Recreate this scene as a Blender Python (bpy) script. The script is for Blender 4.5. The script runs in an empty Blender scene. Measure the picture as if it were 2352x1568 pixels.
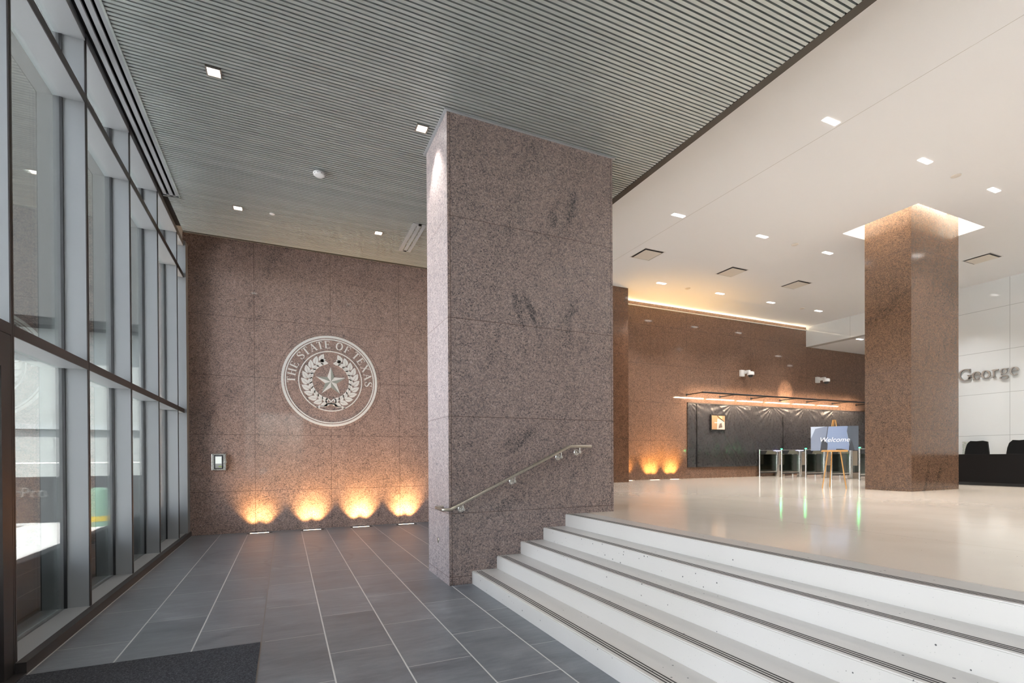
import bpy, bmesh, math, random
from mathutils import Vector, Matrix, noise
random.seed(7)
sc = bpy.context.scene
COL = sc.collection
PI = math.pi

# ------------------------------------------------------------------ camera
yaw, pitch, roll, FPX, CY, H = .42635, -.00499, -.00543, 1149.4, 1054.56, 1.55
fw = Vector((math.sin(yaw)*math.cos(pitch), math.cos(yaw)*math.cos(pitch), math.sin(pitch)))
r0 = Vector((math.cos(yaw), -math.sin(yaw), 0)); u0 = r0.cross(fw)
rt = r0*math.cos(roll)+u0*math.sin(roll); up = rt.cross(fw)
cd = bpy.data.cameras.new('camera'); cam = bpy.data.objects.new('camera', cd); COL.objects.link(cam)
cd.sensor_width = 36; cd.lens = FPX/2352*36; cd.shift_y = (CY-784)/2352; cd.clip_start = .05; cd.clip_end = 400
M3 = Matrix((rt, up, -fw)).transposed()
cam.matrix_world = Matrix.Translation((0, 0, H)) @ M3.to_4x4()
sc.camera = cam

# ------------------------------------------------------------------ node helper
class S:
    """a value in a node tree: socket or number, with arithmetic"""
    def __init__(s, T, v): s.T, s.v = T, v
    def m(s, op, *a):
        n = s.T.nodes.new('ShaderNodeMath'); n.operation = op
        for i, x in enumerate((s,)+a): put(s.T, n.inputs[i], x)
        return S(s.T, n.outputs[0])
    def __add__(s, o): return s.m('ADD', o)
    def __sub__(s, o): return s.m('SUBTRACT', o)
    def __mul__(s, o): return s.m('MULTIPLY', o)
    def __truediv__(s, o): return s.m('DIVIDE', o)
    def lt(s, o): return s.m('LESS_THAN', o)
    def gt(s, o): return s.m('GREATER_THAN', o)
    def abs(s): return s.m('ABSOLUTE')
    def max(s, o): return s.m('MAXIMUM', o)
    def min(s, o): return s.m('MINIMUM', o)
    def floor(s): return s.m('FLOOR')
    def mod(s, o): return s.m('FLOORED_MODULO', o)
    def ramp(s, a, b, lo=0., hi=1.):
        n = s.T.nodes.new('ShaderNodeMapRange'); n.interpolation_type = 'SMOOTHSTEP'
        put(s.T, n.inputs['Value'], s)
        for k, x in (('From Min', a), ('From Max', b), ('To Min', lo), ('To Max', hi)): put(s.T, n.inputs[k], x)
        return S(s.T, n.outputs[0])
def put(T, sock, x):
    if isinstance(x, S): x = x.v
    if isinstance(x, bpy.types.NodeSocket): T.links.new(x, sock)
    else:
        if isinstance(x, tuple) and len(x) == 3 and sock.type == 'RGBA': x = x+(1,)
        sock.default_value = x
class Mat:
    def __init__(m, name):
        m.mat = bpy.data.materials.new(name); m.mat.use_nodes = True
        m.T = m.mat.node_tree; m.b = m.T.nodes['Principled BSDF']; m.out = m.T.nodes['Material Output']
    def set(m, **k):
        al = dict(color='Base Color', rough='Roughness', metal='Metallic', ior='IOR', spec='Specular IOR Level', coat='Coat Weight', coatr='Coat Roughness',
                  em='Emission Color', emv='Emission Strength', normal='Normal', alpha='Alpha')
        for a, v in k.items(): put(m.T, m.b.inputs[al[a]], v)
        return m
    def pos(m):
        n = m.T.nodes.new('ShaderNodeTexCoord'); s = m.T.nodes.new('ShaderNodeSeparateXYZ')
        m.T.links.new(n.outputs['Object'], s.inputs[0])
        return n.outputs['Object'], S(m.T, s.outputs[0]), S(m.T, s.outputs[1]), S(m.T, s.outputs[2])
    def vec(m, x, y, z):
        n = m.T.nodes.new('ShaderNodeCombineXYZ')
        for i, a in enumerate((x, y, z)): put(m.T, n.inputs[i], a)
        return n.outputs[0]
    def scale(m, v, sx, sy, sz):
        n = m.T.nodes.new('ShaderNodeMapping'); m.T.links.new(v, n.inputs[0]); n.inputs['Scale'].default_value = (sx, sy, sz)
        return n.outputs[0]
    def noise(m, v, sc=5., det=3., rough=.55, dist=0.):
        n = m.T.nodes.new('ShaderNodeTexNoise'); m.T.links.new(v, n.inputs['Vector'])
        n.inputs['Scale'].default_value = sc; n.inputs['Detail'].default_value = det; n.inputs['Roughness'].default_value = rough
        n.inputs['Distortion'].default_value = dist
        return S(m.T, n.outputs[0])
    def voro(m, v, sc=50.):
        n = m.T.nodes.new('ShaderNodeTexVoronoi'); m.T.links.new(v, n.inputs['Vector']); n.inputs['Scale'].default_value = sc
        s = m.T.nodes.new('ShaderNodeSeparateColor'); m.T.links.new(n.outputs['Color'], s.inputs[0])
        return S(m.T, n.outputs['Distance']), S(m.T, s.outputs[0]), S(m.T, s.outputs[1])
    def mix(m, f, a, b):
        n = m.T.nodes.new('ShaderNodeMix'); n.data_type = 'RGBA'
        put(m.T, n.inputs[0], f); put(m.T, n.inputs[6], a); put(m.T, n.inputs[7], b)
        return n.outputs[2]
    def cramp(m, f, stops, interp='LINEAR'):
        n = m.T.nodes.new('ShaderNodeValToRGB'); put(m.T, n.inputs[0], f); e = n.color_ramp.elements
        n.color_ramp.interpolation = interp
        while len(e) < len(stops): e.new(.5)
        for el, (p, c) in zip(e, stops): el.position = p; el.color = c+(1,)
        return n.outputs[0]
    def bump(m, h, strength=.2, dist=.01):
        n = m.T.nodes.new('ShaderNodeBump'); put(m.T, n.inputs['Height'], h)
        n.inputs['Strength'].default_value = strength; n.inputs['Distance'].default_value = dist
        m.set(normal=n.outputs[0]); return m

def plain(name, color, rough=.5, metal=0., **k):
    return Mat(name).set(color=color, rough=rough, metal=metal, **k).mat
def brushed(name, color, rough=.3):
    m = Mat(name); v, x, y, z = m.pos()
    n = m.noise(m.scale(v, 40, 40, 3), 8, 2)
    m.set(color=color, metal=1., rough=n.ramp(.3, .7, rough-.07, rough+.1)); return m.mat
def emit(name, color, strength):
    m = Mat(name); m.set(color=(0, 0, 0), em=color, emv=strength); return m.mat

def line_mask(c, at, w):
    """1 on joints at the given coordinates"""
    r = None
    for a in at:
        l = (c-a).abs().lt(w*.5); r = l if r is None else r.max(l)
    return r
def granite(name, zj=(), xj=(), yj=(), base=(1, 1, 1), circle=None, patches=(), jw=.006, streak=.9, vein_axis='x', rough=.13, joint=(.07, .045, .037)):
    m = Mat(name); v, x, y, z = m.pos()
    d1, c1, c1b = m.voro(v, 74.)
    d2, c2, c2b = m.voro(v, 190.)
    big = m.noise(v, 1.1, 3, .6); mid = m.noise(v, 8., 5, .68)
    # smoky veins, drawn out along a steep diagonal
    h = x if vein_axis == 'x' else y
    vv = m.vec((h-z*.28)*3.4, y if vein_axis == 'x' else x, z*.75+h*.22)
    vein = m.noise(vv, 1.0, 4, .62, .35)
    vm = vein.ramp(.56, .75, 0., streak)
    for (px, pz, rx, rz, sl, amt) in patches:
        dx = (h-px-(z-pz)*sl)/rx; dz = (z-pz)/rz
        q = (dx*dx+dz*dz+(m.noise(m.vec((h-z*sl)*9., y, z*3.), 1., 6, .75, .6)-.5)*4.2).ramp(-.35, 1.0, amt, 0.)
        vm = vm.max(q)
    f = c1*.55+c2*.45
    thr = vm*.36
    f2 = f-thr+(big-.5)*.16+(mid-.5)*.50
    col = m.cramp(f2, [(.0, (.035, .034, .036)), (.13, (.055, .052, .053)), (.22, (.165, .142, .136)), (.42, (.235, .19, .175)), (.58, (.30, .225, .195)), (.75, (.37, .285, .25)), (.9, (.44, .375, .34))])
    n = m.T.nodes.new('ShaderNodeMix'); n.data_type = 'RGBA'; n.blend_type = 'MULTIPLY'; n.inputs[0].default_value = 1
    m.T.links.new(col, n.inputs[6]); put(m.T, n.inputs[7], base); col = n.outputs[2]
    jm = None
    for c, at in ((z, zj), (x, xj), (y, yj)):
        if at:
            l = line_mask(c, at, jw); jm = l if jm is None else jm.max(l)
    if circle:
        cx, cz, R = circle
        r = ((x-cx)*(x-cx)+(z-cz)*(z-cz)).m('SQRT')
        ring = (r-R).abs().lt(jw*.5); jm = jm*r.gt(R); jm = jm.max(ring)
    if jm is not None: col = m.mix(jm, col, joint)
    m.set(color=col, rough=rough, spec=.5)
    return m.mat

# ------------------------------------------------------------------ mesh helper
class MB:
    def __init__(s): s.bm = bmesh.new()
    def box(s, x0, x1, y0, y1, z0, z1):
        P = [(x, y, z) for z in (z0, z1) for y in (y0, y1) for x in (x0, x1)]
        v = [s.bm.verts.new(p) for p in P]
        for f in ((0, 2, 3, 1), (4, 5, 7, 6), (0, 1, 5, 4), (2, 6, 7, 3), (0, 4, 6, 2), (1, 3, 7, 5)): s.bm.faces.new([v[i] for i in f])
        return s
    def obox(s, o, ax, ay, az, a, b, c):
        """box on axes: o origin corner, sizes a b c"""
        o, ax, ay, az = map(Vector, (o, ax, ay, az))
        v = [s.bm.verts.new(o+ax*a*i+ay*b*j+az*c*k) for k in (0, 1) for j in (0, 1) for i in (0, 1)]
        for f in ((0, 2, 3, 1), (4, 5, 7, 6), (0, 1, 5, 4), (2, 6, 7, 3), (0, 4, 6, 2), (1, 3, 7, 5)): s.bm.faces.new([v[i] for i in f])
        return s
    def tube(s, path, r, n=12, caps=True):
        path = [Vector(p) for p in path]; rings = []
        rr = r if isinstance(r, (list, tuple)) else [r]*len(path)
        t0 = (path[1]-path[0]).normalized()
        a = t0.orthogonal().normalized(); 
        for i, p in enumerate(path):
            t = ((path[min(i+1, len(path)-1)]-p).normalized()+(p-path[max(i-1, 0)]).normalized())
            t = t.normalized() if t.length > 1e-6 else t0
            a = (a-t*a.dot(t)).normalized(); b = t.cross(a)
            k = 1.
            if 0 < i < len(path)-1:
                c = (path[i+1]-p).normalized().dot(t); k = 1/max(c, .4)
            ring = []
            # stretch in the bend plane only
            bend = ((path[min(i+1, len(path)-1)]-p).normalized()-(p-path[max(i-1, 0)]).normalized())
            bd = bend.normalized() if bend.length > 1e-5 else None
            for j in range(n):
                an = 2*PI*j/n; d = a*math.cos(an)+b*math.sin(an)
                if bd is not None: d = d+bd*d.dot(bd)*(k-1)
                ring.append(s.bm.verts.new(p+d*rr[i]))
            rings.append(ring)
        for A, B in zip(rings, rings[1:]):
            for j in range(n): s.bm.faces.new((A[j], A[(j+1) % n], B[(j+1) % n], B[j]))
        if caps:
            s.bm.faces.new(list(reversed(rings[0]))); s.bm.faces.new(rings[-1])
        return s
    def cyl(s, p0, p1, r, n=20): return s.tube([p0, p1], r, n)
    def lathe(s, o, prof, axis=(0, 0, 1), n=32):
        """prof: list of (radius, height along axis)"""
        o, ax = Vector(o), Vector(axis).normalized(); a = ax.orthogonal().normalized(); b = ax.cross(a); rings = []
        for r, h in prof:
            rings.append([s.bm.verts.new(o+ax*h+(a*math.cos(2*PI*j/n)+b*math.sin(2*PI*j/n))*r) for j in range(n)])
        for A, B in zip(rings, rings[1:]):
            for j in range(n): s.bm.faces.new((A[j], A[(j+1) % n], B[(j+1) % n], B[j]))
        s.bm.faces.new(list(reversed(rings[0]))); s.bm.faces.new(rings[-1])
        return s
    def poly(s, pts, fn, d0, d1):
        """prism: 2-D outline pts, fn(a, b, depth) -> point"""
        A = [s.bm.verts.new(fn(a, b, d0)) for a, b in pts]; B = [s.bm.verts.new(fn(a, b, d1)) for a, b in pts]; n = len(pts)
        s.bm.faces.new(list(reversed(A))); s.bm.faces.new(B)
        for i in range(n): s.bm.faces.new((A[i], A[(i+1) % n], B[(i+1) % n], B[i]))
        return s
    def strip(s, L, R, fn, d0, d1, closed=False):
        """ribbon between two 2-D polylines"""
        n = len(L); rows = [[s.bm.verts.new(fn(p[0], p[1], d)) for p in X] for X, d in ((L, d0), (R, d0), (L, d1), (R, d1))]
        rng = range(n if closed else n-1)
        for i in rng:
            j = (i+1) % n
            for a, b in ((0, 1), (3, 2), (2, 0), (1, 3)):
                try: s.bm.faces.new((rows[a][i], rows[b][i], rows[b][j], rows[a][j]))
                except ValueError: pass
        if not closed:
            for i in (0, n-1):
                try: s.bm.faces.new((rows[0][i], rows[1][i], rows[3][i], rows[2][i]))
                except ValueError: pass
        return s
    def bevel(s, w, seg=2):
        bmesh.ops.bevel(s.bm, geom=list(s.bm.edges), offset=w, segments=seg, affect='EDGES', profile=.5, clamp_overlap=True); return s
    def build(s, name, mat, parent=None, smooth=False):
        bmesh.ops.recalc_face_normals(s.bm, faces=list(s.bm.faces))
        off = Vector((0, 0, 0)); q = parent
        while q is not None: off += q.location; q = q.parent
        for v in s.bm.verts: v.co -= off
        me = bpy.data.meshes.new(name); s.bm.to_mesh(me); s.bm.free()
        for mm in (mat if isinstance(mat, (list, tuple)) else [mat]): me.materials.append(mm)
        if smooth:
            me.polygons.foreach_set('use_smooth', [True]*len(me.polygons))
            me.set_sharp_from_angle(angle=.6)
        o = bpy.data.objects.new(name, me); COL.objects.link(o)
        if parent is not None: o.parent = parent
        return o
def tag(o, label, cat, group=None, kind=None):
    o['label'] = label; o['category'] = cat
    if group: o['group'] = group
    if kind: o['kind'] = kind
    return o
def thing(name, loc, label, cat, group=None, kind=None):
    o = bpy.data.objects.new(name, None); COL.objects.link(o); o.location = loc; o.empty_display_size = .1
    return tag(o, label, cat, group, kind)
def dup(root, loc, label, group=None):
    r = root.copy(); COL.objects.link(r); r.location = loc; r['label'] = label
    if group: r['group'] = group
    for ch in list(root.children):
        c = ch.copy(); COL.objects.link(c); c.parent = r
        for g in list(ch.children):
            d = g.copy(); COL.objects.link(d); d.parent = c
    return r
def struct(o, label, cat): return tag(o, label, cat, kind='structure')
def box(name, mat, x0, x1, y0, y1, z0, z1, parent=None, bev=0):
    m = MB().box(x0, x1, y0, y1, z0, z1)
    if bev: m.bevel(bev)
    return m.build(name, mat, parent)
def lamp(kind, name, loc, power, color, parent=None, aim=None, **k):
    l = bpy.data.lights.new(name, kind); l.energy = power; l.color = color
    for a, v in k.items(): setattr(l, a, v)
    o = bpy.data.objects.new(name, l); COL.objects.link(o)
    if aim is not None: o.rotation_euler = Vector(aim).to_track_quat('-Z', 'Y').to_euler()
    off = Vector((0, 0, 0))
    if parent is not None:
        o.parent = parent; q = parent
        while q is not None: off += q.location; q = q.parent
    o.location = Vector(loc)-off
    return o

# ------------------------------------------------------------------ measures
RIS = .1565; ZF = 5*RIS; ZS = 5.705; ZL = 6.517          # riser, upper floor, slatted ceiling, lobby ceiling
XG = -1.965; XI = -1.775                                  # glass plane, inner face of the mullions
YS = 11.8; YP = 12.07; YB = 13.0; XR = 18.49              # seal wall, pier, brown wall, white glass wall
YE = 10.85                                                # far edge of the slatted ceiling
YN = -6.0                                                 # rear end of the hall

# ------------------------------------------------------------------ materials
ZJ = (.868, 2.043, 3.25, 4.475)
M = {}
M['seal_wall'] = granite('granite_panel_wall', zj=ZJ, xj=(-.565, .946, 2.458, 3.97), circle=(.947, 3.25, 1.075), streak=.45, rough=.05, base=(1.22, 1.11, 1.08))
M['column'] = granite('granite_column', zj=(.1, .868, 2.043, 3.232, 4.457), xj=(.035, 2.365), yj=(.02,), streak=.5, base=(.84, .82, .84),
    patches=((.95, 3.45, .10, .36, -.25, 1.0), (1.13, 3.38, .075, .30, -.35, 1.0), (1.72, 3.5, .12, .2, .6, .95), (1.72, 4.85, .12, .3, .3, .95), (1.45, 4.72, .10, .22, .2, .75), (.92, 1.75, .18, .22, 1.0, .7), (.85, 1.0, .2, .2, .8, .5), (1.72, 2.35, .16, .2, .4, .35)))
M['column_side'] = granite('granite_column_window_lit_side', zj=(.1, .868, 2.043, 3.232, 4.457), yj=(.02,), streak=.2, vein_axis='y', rough=.42, base=(1.06, 1.13, 1.24))  # left face paler: bright window light put into the stone colour
M['lobby_column'] = granite('granite_lobby_column', zj=(.06, 1.29, 2.53, 3.78, 5.05), streak=.6, jw=.009, base=(.38, .285, .205))
M['brown_wall'] = granite('granite_brown_wall', zj=(2.065, 3.315, 4.56, 5.81), xj=(10.88, 12.42, 13.95, 15.48, 17.01, 18.54, 20.07, 21.6), streak=.3, jw=.008, base=(.62, .46, .35), rough=.07)
M['granite_plain'] = granite('granite_plain', zj=(2.065, 3.315, 4.56, 5.81), streak=.3, jw=.008, base=(.42, .28, .19))

def m_tiles():
    m = Mat('slate_floor_tiles'); v, x, y, z = m.pos()
    W = .5038; u = (x+.1915)/W; k = u.floor(); fx = (u-k)*W
    off = k.mod(2.)*.512
    w = (y-4.709+off)/1.024; j = w.floor(); fy = (w-j)*1.024
    d_long = fx.min(fx*-1.+W); d_cross = fy.min(fy*-1.+1.024)
    mov = (x+.1915).abs().lt(.03)
    jl = d_long.lt(.0055); jc = d_cross.lt(.0028)
    tv = m.vec(k*13.7+x*.0, j*7.3, k*3.1+j)
    cell = m.T.nodes.new('ShaderNodeTexWhiteNoise'); m.T.links.new(tv, cell.inputs['Vector']); rnd = S(m.T, cell.outputs['Value'])
    sh = m.vec(x*1.1+rnd*9., y*3.4+rnd*5., rnd*20.)
    n1 = m.noise(sh, 1.6, 5, .62, .4); n2 = m.noise(m.vec(x*3., y*14., rnd*11.), 2., 4, .7); n3 = m.noise(v, 120., 2, .7)
    f = n1*.55+n2*.3+n3*.15+(rnd-.5)*.10
    col = m.cramp(f, [(.28, (.066, .074, .086)), (.45, (.112, .123, .140)), (.58, (.152, .165, .184)), (.75, (.24, .254, .275))])
    # scuffs: faint dark curved marks
    r = ((x-.35)*(x-.35)+(y-8.3)*(y-8.3)).m('SQRT')
    sc1 = (r-.62).abs().ramp(.0, .045, .45, 0.)*n1.ramp(.42, .6)
    r2 = ((x+.3)*(x+.3)+(y-9.1)*(y-9.1)).m('SQRT')
    sc2 = (r2-.85).abs().ramp(.0, .06, .45, 0.)*n2.ramp(.4, .6)
    col = m.mix(sc1.max(sc2), col, (.035, .035, .038))
    gl = m.mix(mov, (.46, .46, .455), (.12, .115, .11))
    col = m.mix(jl.max(jc), col, gl)
    m.set(color=col, rough=n1.ramp(.3, .7, .33, .37), spec=.6)
    m.bump(jl.max(jc)*-1.+n3*.12, .25, .004)
    return m.mat
M['tiles'] = m_tiles()
def m_mat():
    m = Mat('ribbed_entrance_mat'); v, x, y, z = m.pos()
    n = m.noise(v, 260., 2, .8); n2 = m.noise(v, 90., 2, .7)
    col = m.cramp(n*.6+n2*.4, [(.3, (.012, .013, .016)), (.5, (.04, .043, .05)), (.68, (.15, .155, .17))])
    m.set(color=col, rough=.95, spec=.1); m.bump(n, .6, .006); return m.mat
M['mat'] = m_mat()
def m_terrazzo(name, base, tint, rough, sizes=(22., 48.), amount=(.58, .50), joints=None):
    m = Mat(name); v, x, y, z = m.pos()
    d1, c1, b1 = m.voro(v, sizes[0]); d2, c2, b2 = m.voro(v, sizes[1])
    big = m.noise(v, .7, 3); fine = m.noise(v, 90., 2, .7)
    s1 = d1.lt(b1*.17)*c1.gt(amount[0])*big.ramp(.36, .6, .25, 1.).gt(c1*.9-.2)
    s2 = d2.lt(b2*.17)*c2.gt(amount[1])
    col = m.mix(big.ramp(.3, .7), base, tint)
    col = m.mix(fine.ramp(.55, .8, 0., .18), col, (.45, .45, .44))
    col = m.mix(s1, col, (.05, .05, .05)); col = m.mix(s2*.35, col, (.25, .24, .23))
    if joints:
        jm = line_mask(x, joints, .004); col = m.mix(jm*.7, col, (.22, .19, .16))
    m.set(color=col, rough=rough, spec=.5); return m.mat
M['step'] = m_terrazzo('white_terrazzo_step', (.48, .462, .438), (.45, .43, .40), .30)
M['terrazzo'] = m_terrazzo('beige_terrazzo_floor', (.68, .595, .50), (.61, .53, .44), .11, (40., 70.), (.86, .75), (3.745, 5.3, 7.0, 8.7))
def m_slat():
    m = Mat('grey_green_metal_slat'); v, x, y, z = m.pos()
    n = m.noise(m.scale(v, .5, 60, 1), 3., 2)
    k = (y/.0516).floor()
    w = m.T.nodes.new('ShaderNodeTexWhiteNoise'); w.noise_dimensions = '1D'; m.T.links.new(k.v, w.inputs['W'])
    f = S(m.T, w.outputs['Value'])*.5+n*.5
    m.set(color=m.cramp(f, [(.1, (.40, .435, .415)), (.9, (.50, .54, .515))]), rough=.48, metal=.6); return m.mat
M['slat'] = m_slat()
M['black'] = plain('black_void', (.004, .004, .004), .9, spec=.05)
M['white_ceiling'] = Mat('white_plaster_ceiling')
def _wc():
    m = M['white_ceiling']; v, x, y, z = m.pos(); n = m.noise(v, .6, 2)
    jm = line_mask(x, (7.65,), .008)
    m.set(color=m.mix(jm, m.mix(n, (.86, .875, .89), (.88, .895, .91)), (.5, .48, .45)), rough=.8, spec=.2); return m.mat
M['white_ceiling'] = _wc()
def _gl():
    m = Mat('white_back_painted_glass'); v, x, y, z = m.pos()
    jz = line_mask(z, (2.092, 3.298, 4.506, 5.722), .012); jy = line_mask(y, (2.35, 4.67, 6.993, 9.315, 11.33), .010)
    n = m.noise(v, .35, 2)
    m.set(color=m.mix(jz.max(jy), m.mix(n, (.66, .685, .685), (.70, .72, .715)), (.38, .40, .40)), rough=.04, spec=.55); return m.mat
M['white_glass'] = _gl()
M['frame_grey'] = plain('grey_painted_aluminium', (.31, .325, .335), .38, .1)
M['frame_dark'] = plain('dark_bronze_aluminium', (.040, .035, .034), .38, .3)
M['steel'] = brushed('brushed_stainless_steel', (.62, .60, .57), .27)
M['steel_warm'] = brushed('satin_steel_rail', (.50, .46, .40), .33)
M['black_metal'] = plain('black_powder_coated_metal', (.012, .011, .011), .45)
M['white_plastic'] = plain('white_plastic', (.8, .8, .79), .4)
M['dark_plastic'] = plain('dark_plastic', (.02, .02, .022), .35)
M['lens_white'] = emit('lit_white_lens', (1., .96, .90), 9.)
M['lens_warm'] = emit('lit_warm_lens', (1., .84, .66), 6.)
M['lens_cove'] = emit('lit_cove_strip', (1., .86, .68), 14.)
M['led_green'] = emit('lit_green_led', (.05, 1., .25), 7.)
M['led_violet'] = emit('lit_violet_white_led', (.62, .60, 1.), 3.5)
M['wood'] = None
def m_wood():
    m = Mat('honey_oak'); v, x, y, z = m.pos()
    n = m.noise(m.scale(v, 30, 30, 3), 3., 4, .6, .5)
    m.set(color=m.cramp(n, [(.3, (.40, .19, .045)), (.7, (.56, .30, .085))]), rough=.4); return m.mat
M['wood'] = m_wood()
M['desk'] = plain('charcoal_desk_panel', (.006, .0054, .0054), .6, spec=.12)
M['fabric'] = None
def m_fabric():
    m = Mat('black_mesh_fabric'); v, x, y, z = m.pos(); n = m.noise(v, 300., 2)
    m.set(color=m.cramp(n, [(.3, (.004, .004, .004)), (.7, (.012, .012, .012))]), rough=.85, spec=.2); m.bump(n, .3, .003); return m.mat
M['fabric'] = m_fabric()
M['seal_white'] = Mat('pale_carved_stone')
def m_sealw():
    m = Mat('pale_carved_stone'); v, x, y, z = m.pos(); n = m.noise(v, 40., 3, .7)
    m.set(color=m.cramp(n, [(.35, (.80, .80, .77)), (.65, (.90, .895, .87))]), rough=.55); return m.mat
M['seal_white'] = m_sealw()
M['seal_grey'] = plain('grey_green_carved_stone', (.30, .32, .285), .55)
M['letter'] = brushed('satin_metal_letters', (.50, .46, .42), .35)
M['letter_edge'] = plain('dark_letter_edge', (.12, .12, .115), .4, .6)
def m_glass(name, tint, refl):
    m = Mat(name); T = m.T; T.nodes.remove(m.b)
    tr = T.nodes.new('ShaderNodeBsdfTransparent'); tr.inputs[0].default_value = tint+(1,)
    gl = T.nodes.new('ShaderNodeBsdfGlossy'); gl.inputs['Roughness'].default_value = 0.; gl.inputs[0].default_value = (.93, .97, .96, 1)
    fr = T.nodes.new('ShaderNodeFresnel'); fr.inputs[0].default_value = 1.5
    f = S(T, fr.outputs[0])*refl+refl*.02
    mx = T.nodes.new('ShaderNodeMixShader'); put(T, mx.inputs[0], f.min(.95)); T.links.new(tr.outputs[0], mx.inputs[1]); T.links.new(gl.outputs[0], mx.inputs[2])
    T.links.new(mx.outputs[0], m.out.inputs[0]); return m.mat
M['glass'] = m_glass('window_glass', (.955, .962, .965), .95)
M['glass_gate'] = m_glass('gate_glass', (.78, .84, .80), .9)
def m_sheet():
    m = Mat('black_plastic_sheeting'); v, x, y, z = m.pos(); n = m.noise(v, 14., 3)
    m.set(color=(.036, .034, .037), rough=n.ramp(.3, .7, .24, .36), spec=.55); m.bump(n, .12, .02); return m.mat
M['sheet'] = m_sheet()

# ------------------------------------------------------------------ floors, walls, ceilings
o = box('floor', M['tiles'], -2.3, 2.082, YN, YS+.05, -.2, 0)
struct(o, 'dark slate tile floor of the vestibule', 'floor')
o = box('floor', M['terrazzo'], 3.735, 25, YN, 13.2, ZF-.25, ZF)
struct(o, 'polished beige terrazzo floor of the upper lobby', 'floor')
o = box('floor', M['tiles'], 2.082, 3.8, YN, YS+.05, -.2, -.004)
struct(o, 'slate sub floor under the steps', 'floor')

wl = MB().box(-2.3, 4.95, YS, YS+.3, 0, 7.2).build('wall_back', M['seal_wall'])
struct(wl, 'pink granite panel wall carrying the round seal', 'wall')
o = MB().box(4.95, 9.285, YP, YP+.3, ZF-.2, 7.2).box(8.985, 9.285, YP+.3, YB+.3, ZF-.2, 7.2).box(4.7, 4.95, YS, YP+.3, ZF-.2, 7.2).build('wall_pier', M['granite_plain'])
struct(o, 'granite pier wall between the vestibule and the lobby', 'wall')
o = box('wall_lobby', M['brown_wall'], 9.285, 25, YB, YB+.3, ZF-.2, 7.2)
struct(o, 'brown polished granite wall at the back of the lobby', 'wall')
o = MB().box(XR, XR+.3, YN, 9.315, ZF-.2, 7.2).box(XR, XR+.3, 9.315, YB, 5.755, 7.2).build('wall_right', M['white_glass'])
struct(o, 'white glass panel wall behind the reception desk', 'wall')
o = MB().box(24.7, 25, 7, 13.2, ZF-.2, 6.5).box(XR+.3, 25, 7.3, 7.6, ZF-.2, 6.5).build('wall_side', M['white_ceiling'])
struct(o, 'plain white walls of the passage beyond the gates', 'wall')
# rear wall with big windows (behind the camera)
o = MB()
for x0, x1, z0, z1 in ((-2.3, -1.3, 0, 7.2), (1.0, 5.2, 0, 7.2), (-1.3, 1.0, 4.0, 7.2), (5.2, 18.8, 0, 7.2)):
    o.box(x0, x1, YN-.3, YN, z0, z1)
o = o.build('wall_rear', plain('grey_rear_wall', (.42, .41, .39), .8)); struct(o, 'white rear wall with large windows', 'wall')

w = thing('window_rear', (-.15, YN, 0), 'glazed entrance in the rear wall behind the camera', 'window', kind='structure')
MB().box(-1.3, 1.0, YN-.16, YN-.14, 0, 4.).build('pane', m_glass('tinted_window_glass', (.42, .44, .44), 1.), w)
m = MB()
for x in (-1.3, -.2, .94): m.box(x, x+.06, YN-.2, YN-.08, 0, 4.)
for z in (0, 2.2, 2.9, 3.94): m.box(-1.3, 1., YN-.2, YN-.08, z, z+.06)
m.build('window_frame', M['frame_dark'], w)
# slatted ceiling
P = .0516; m = MB(); k = 0
y = 4.722-.009-170*P
ylist = [4.713+P*i for i in range(-208, 120)]
for y in ylist:
    if y < YN or y+.036 > YE-.03: continue
    m.box(-1.50 if y < 9.44 else -1.66, 4.845, y, y+.0335, ZS, ZS+.022)
o = m.build('ceiling', M['slat']); struct(o, 'grey metal slatted ceiling over the vestibule', 'ceiling')
o = box('ceiling', M['black'], -2.3, 4.94, YN, YE, ZS+.13, ZS+.2); struct(o, 'black void above the ceiling slats', 'ceiling')
o = MB().box(-1.66, 4.955, YE-.028, YE, ZS-.006, ZS+.13).build('trim_1', plain('olive_bronze_trim', (.13, .115, .085), .4, .4)); struct(o, 'bronze trim closing the slatted ceiling towards the seal wall', 'trim')
o = MB().box(4.848, 4.955, YN, YE, ZS-.004, ZS+.13).box(4.925, 4.955, YN, YE, ZS+.13, ZL+.02).build('trim_2', plain('dark_bronze_fascia', (.030, .025, .018), .5, .2)); struct(o, 'dark fascia strip where the slatted ceiling meets the white lobby ceiling', 'trim')
o = box('trim_3', M['black_metal'], -2.0, 4.95, YE, YS, 6.9, 7.0); struct(o, 'dark slot above the seal wall', 'trim')
# long linear air slot beside the window wall
t = thing('linear_air_diffuser', (-1.6, 9.4, ZS), 'long linear ceiling air slot running along the window wall', 'vent')
m = MB()
for a, b in ((-1.707, -1.662), (-1.625, -1.576), (-1.543, -1.503)): m.box(a, b, YN, 9.46, ZS, ZS+.03)
m.box(-1.707, -1.503, 9.42, 9.47, ZS, ZS+.03); m.build('face_plate', M['frame_grey'], t)
MB().box(-1.503, -1.482, YN, 9.48, ZS-.006, ZS+.035).box(-1.72, -1.482, 9.466, 9.482, ZS-.006, ZS+.035).build('edge_trim', M['slat'], t)
MB().box(-1.71, -1.49, YN, 9.45, ZS+.08, ZS+.1).build('duct', M['black'], t)

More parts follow.
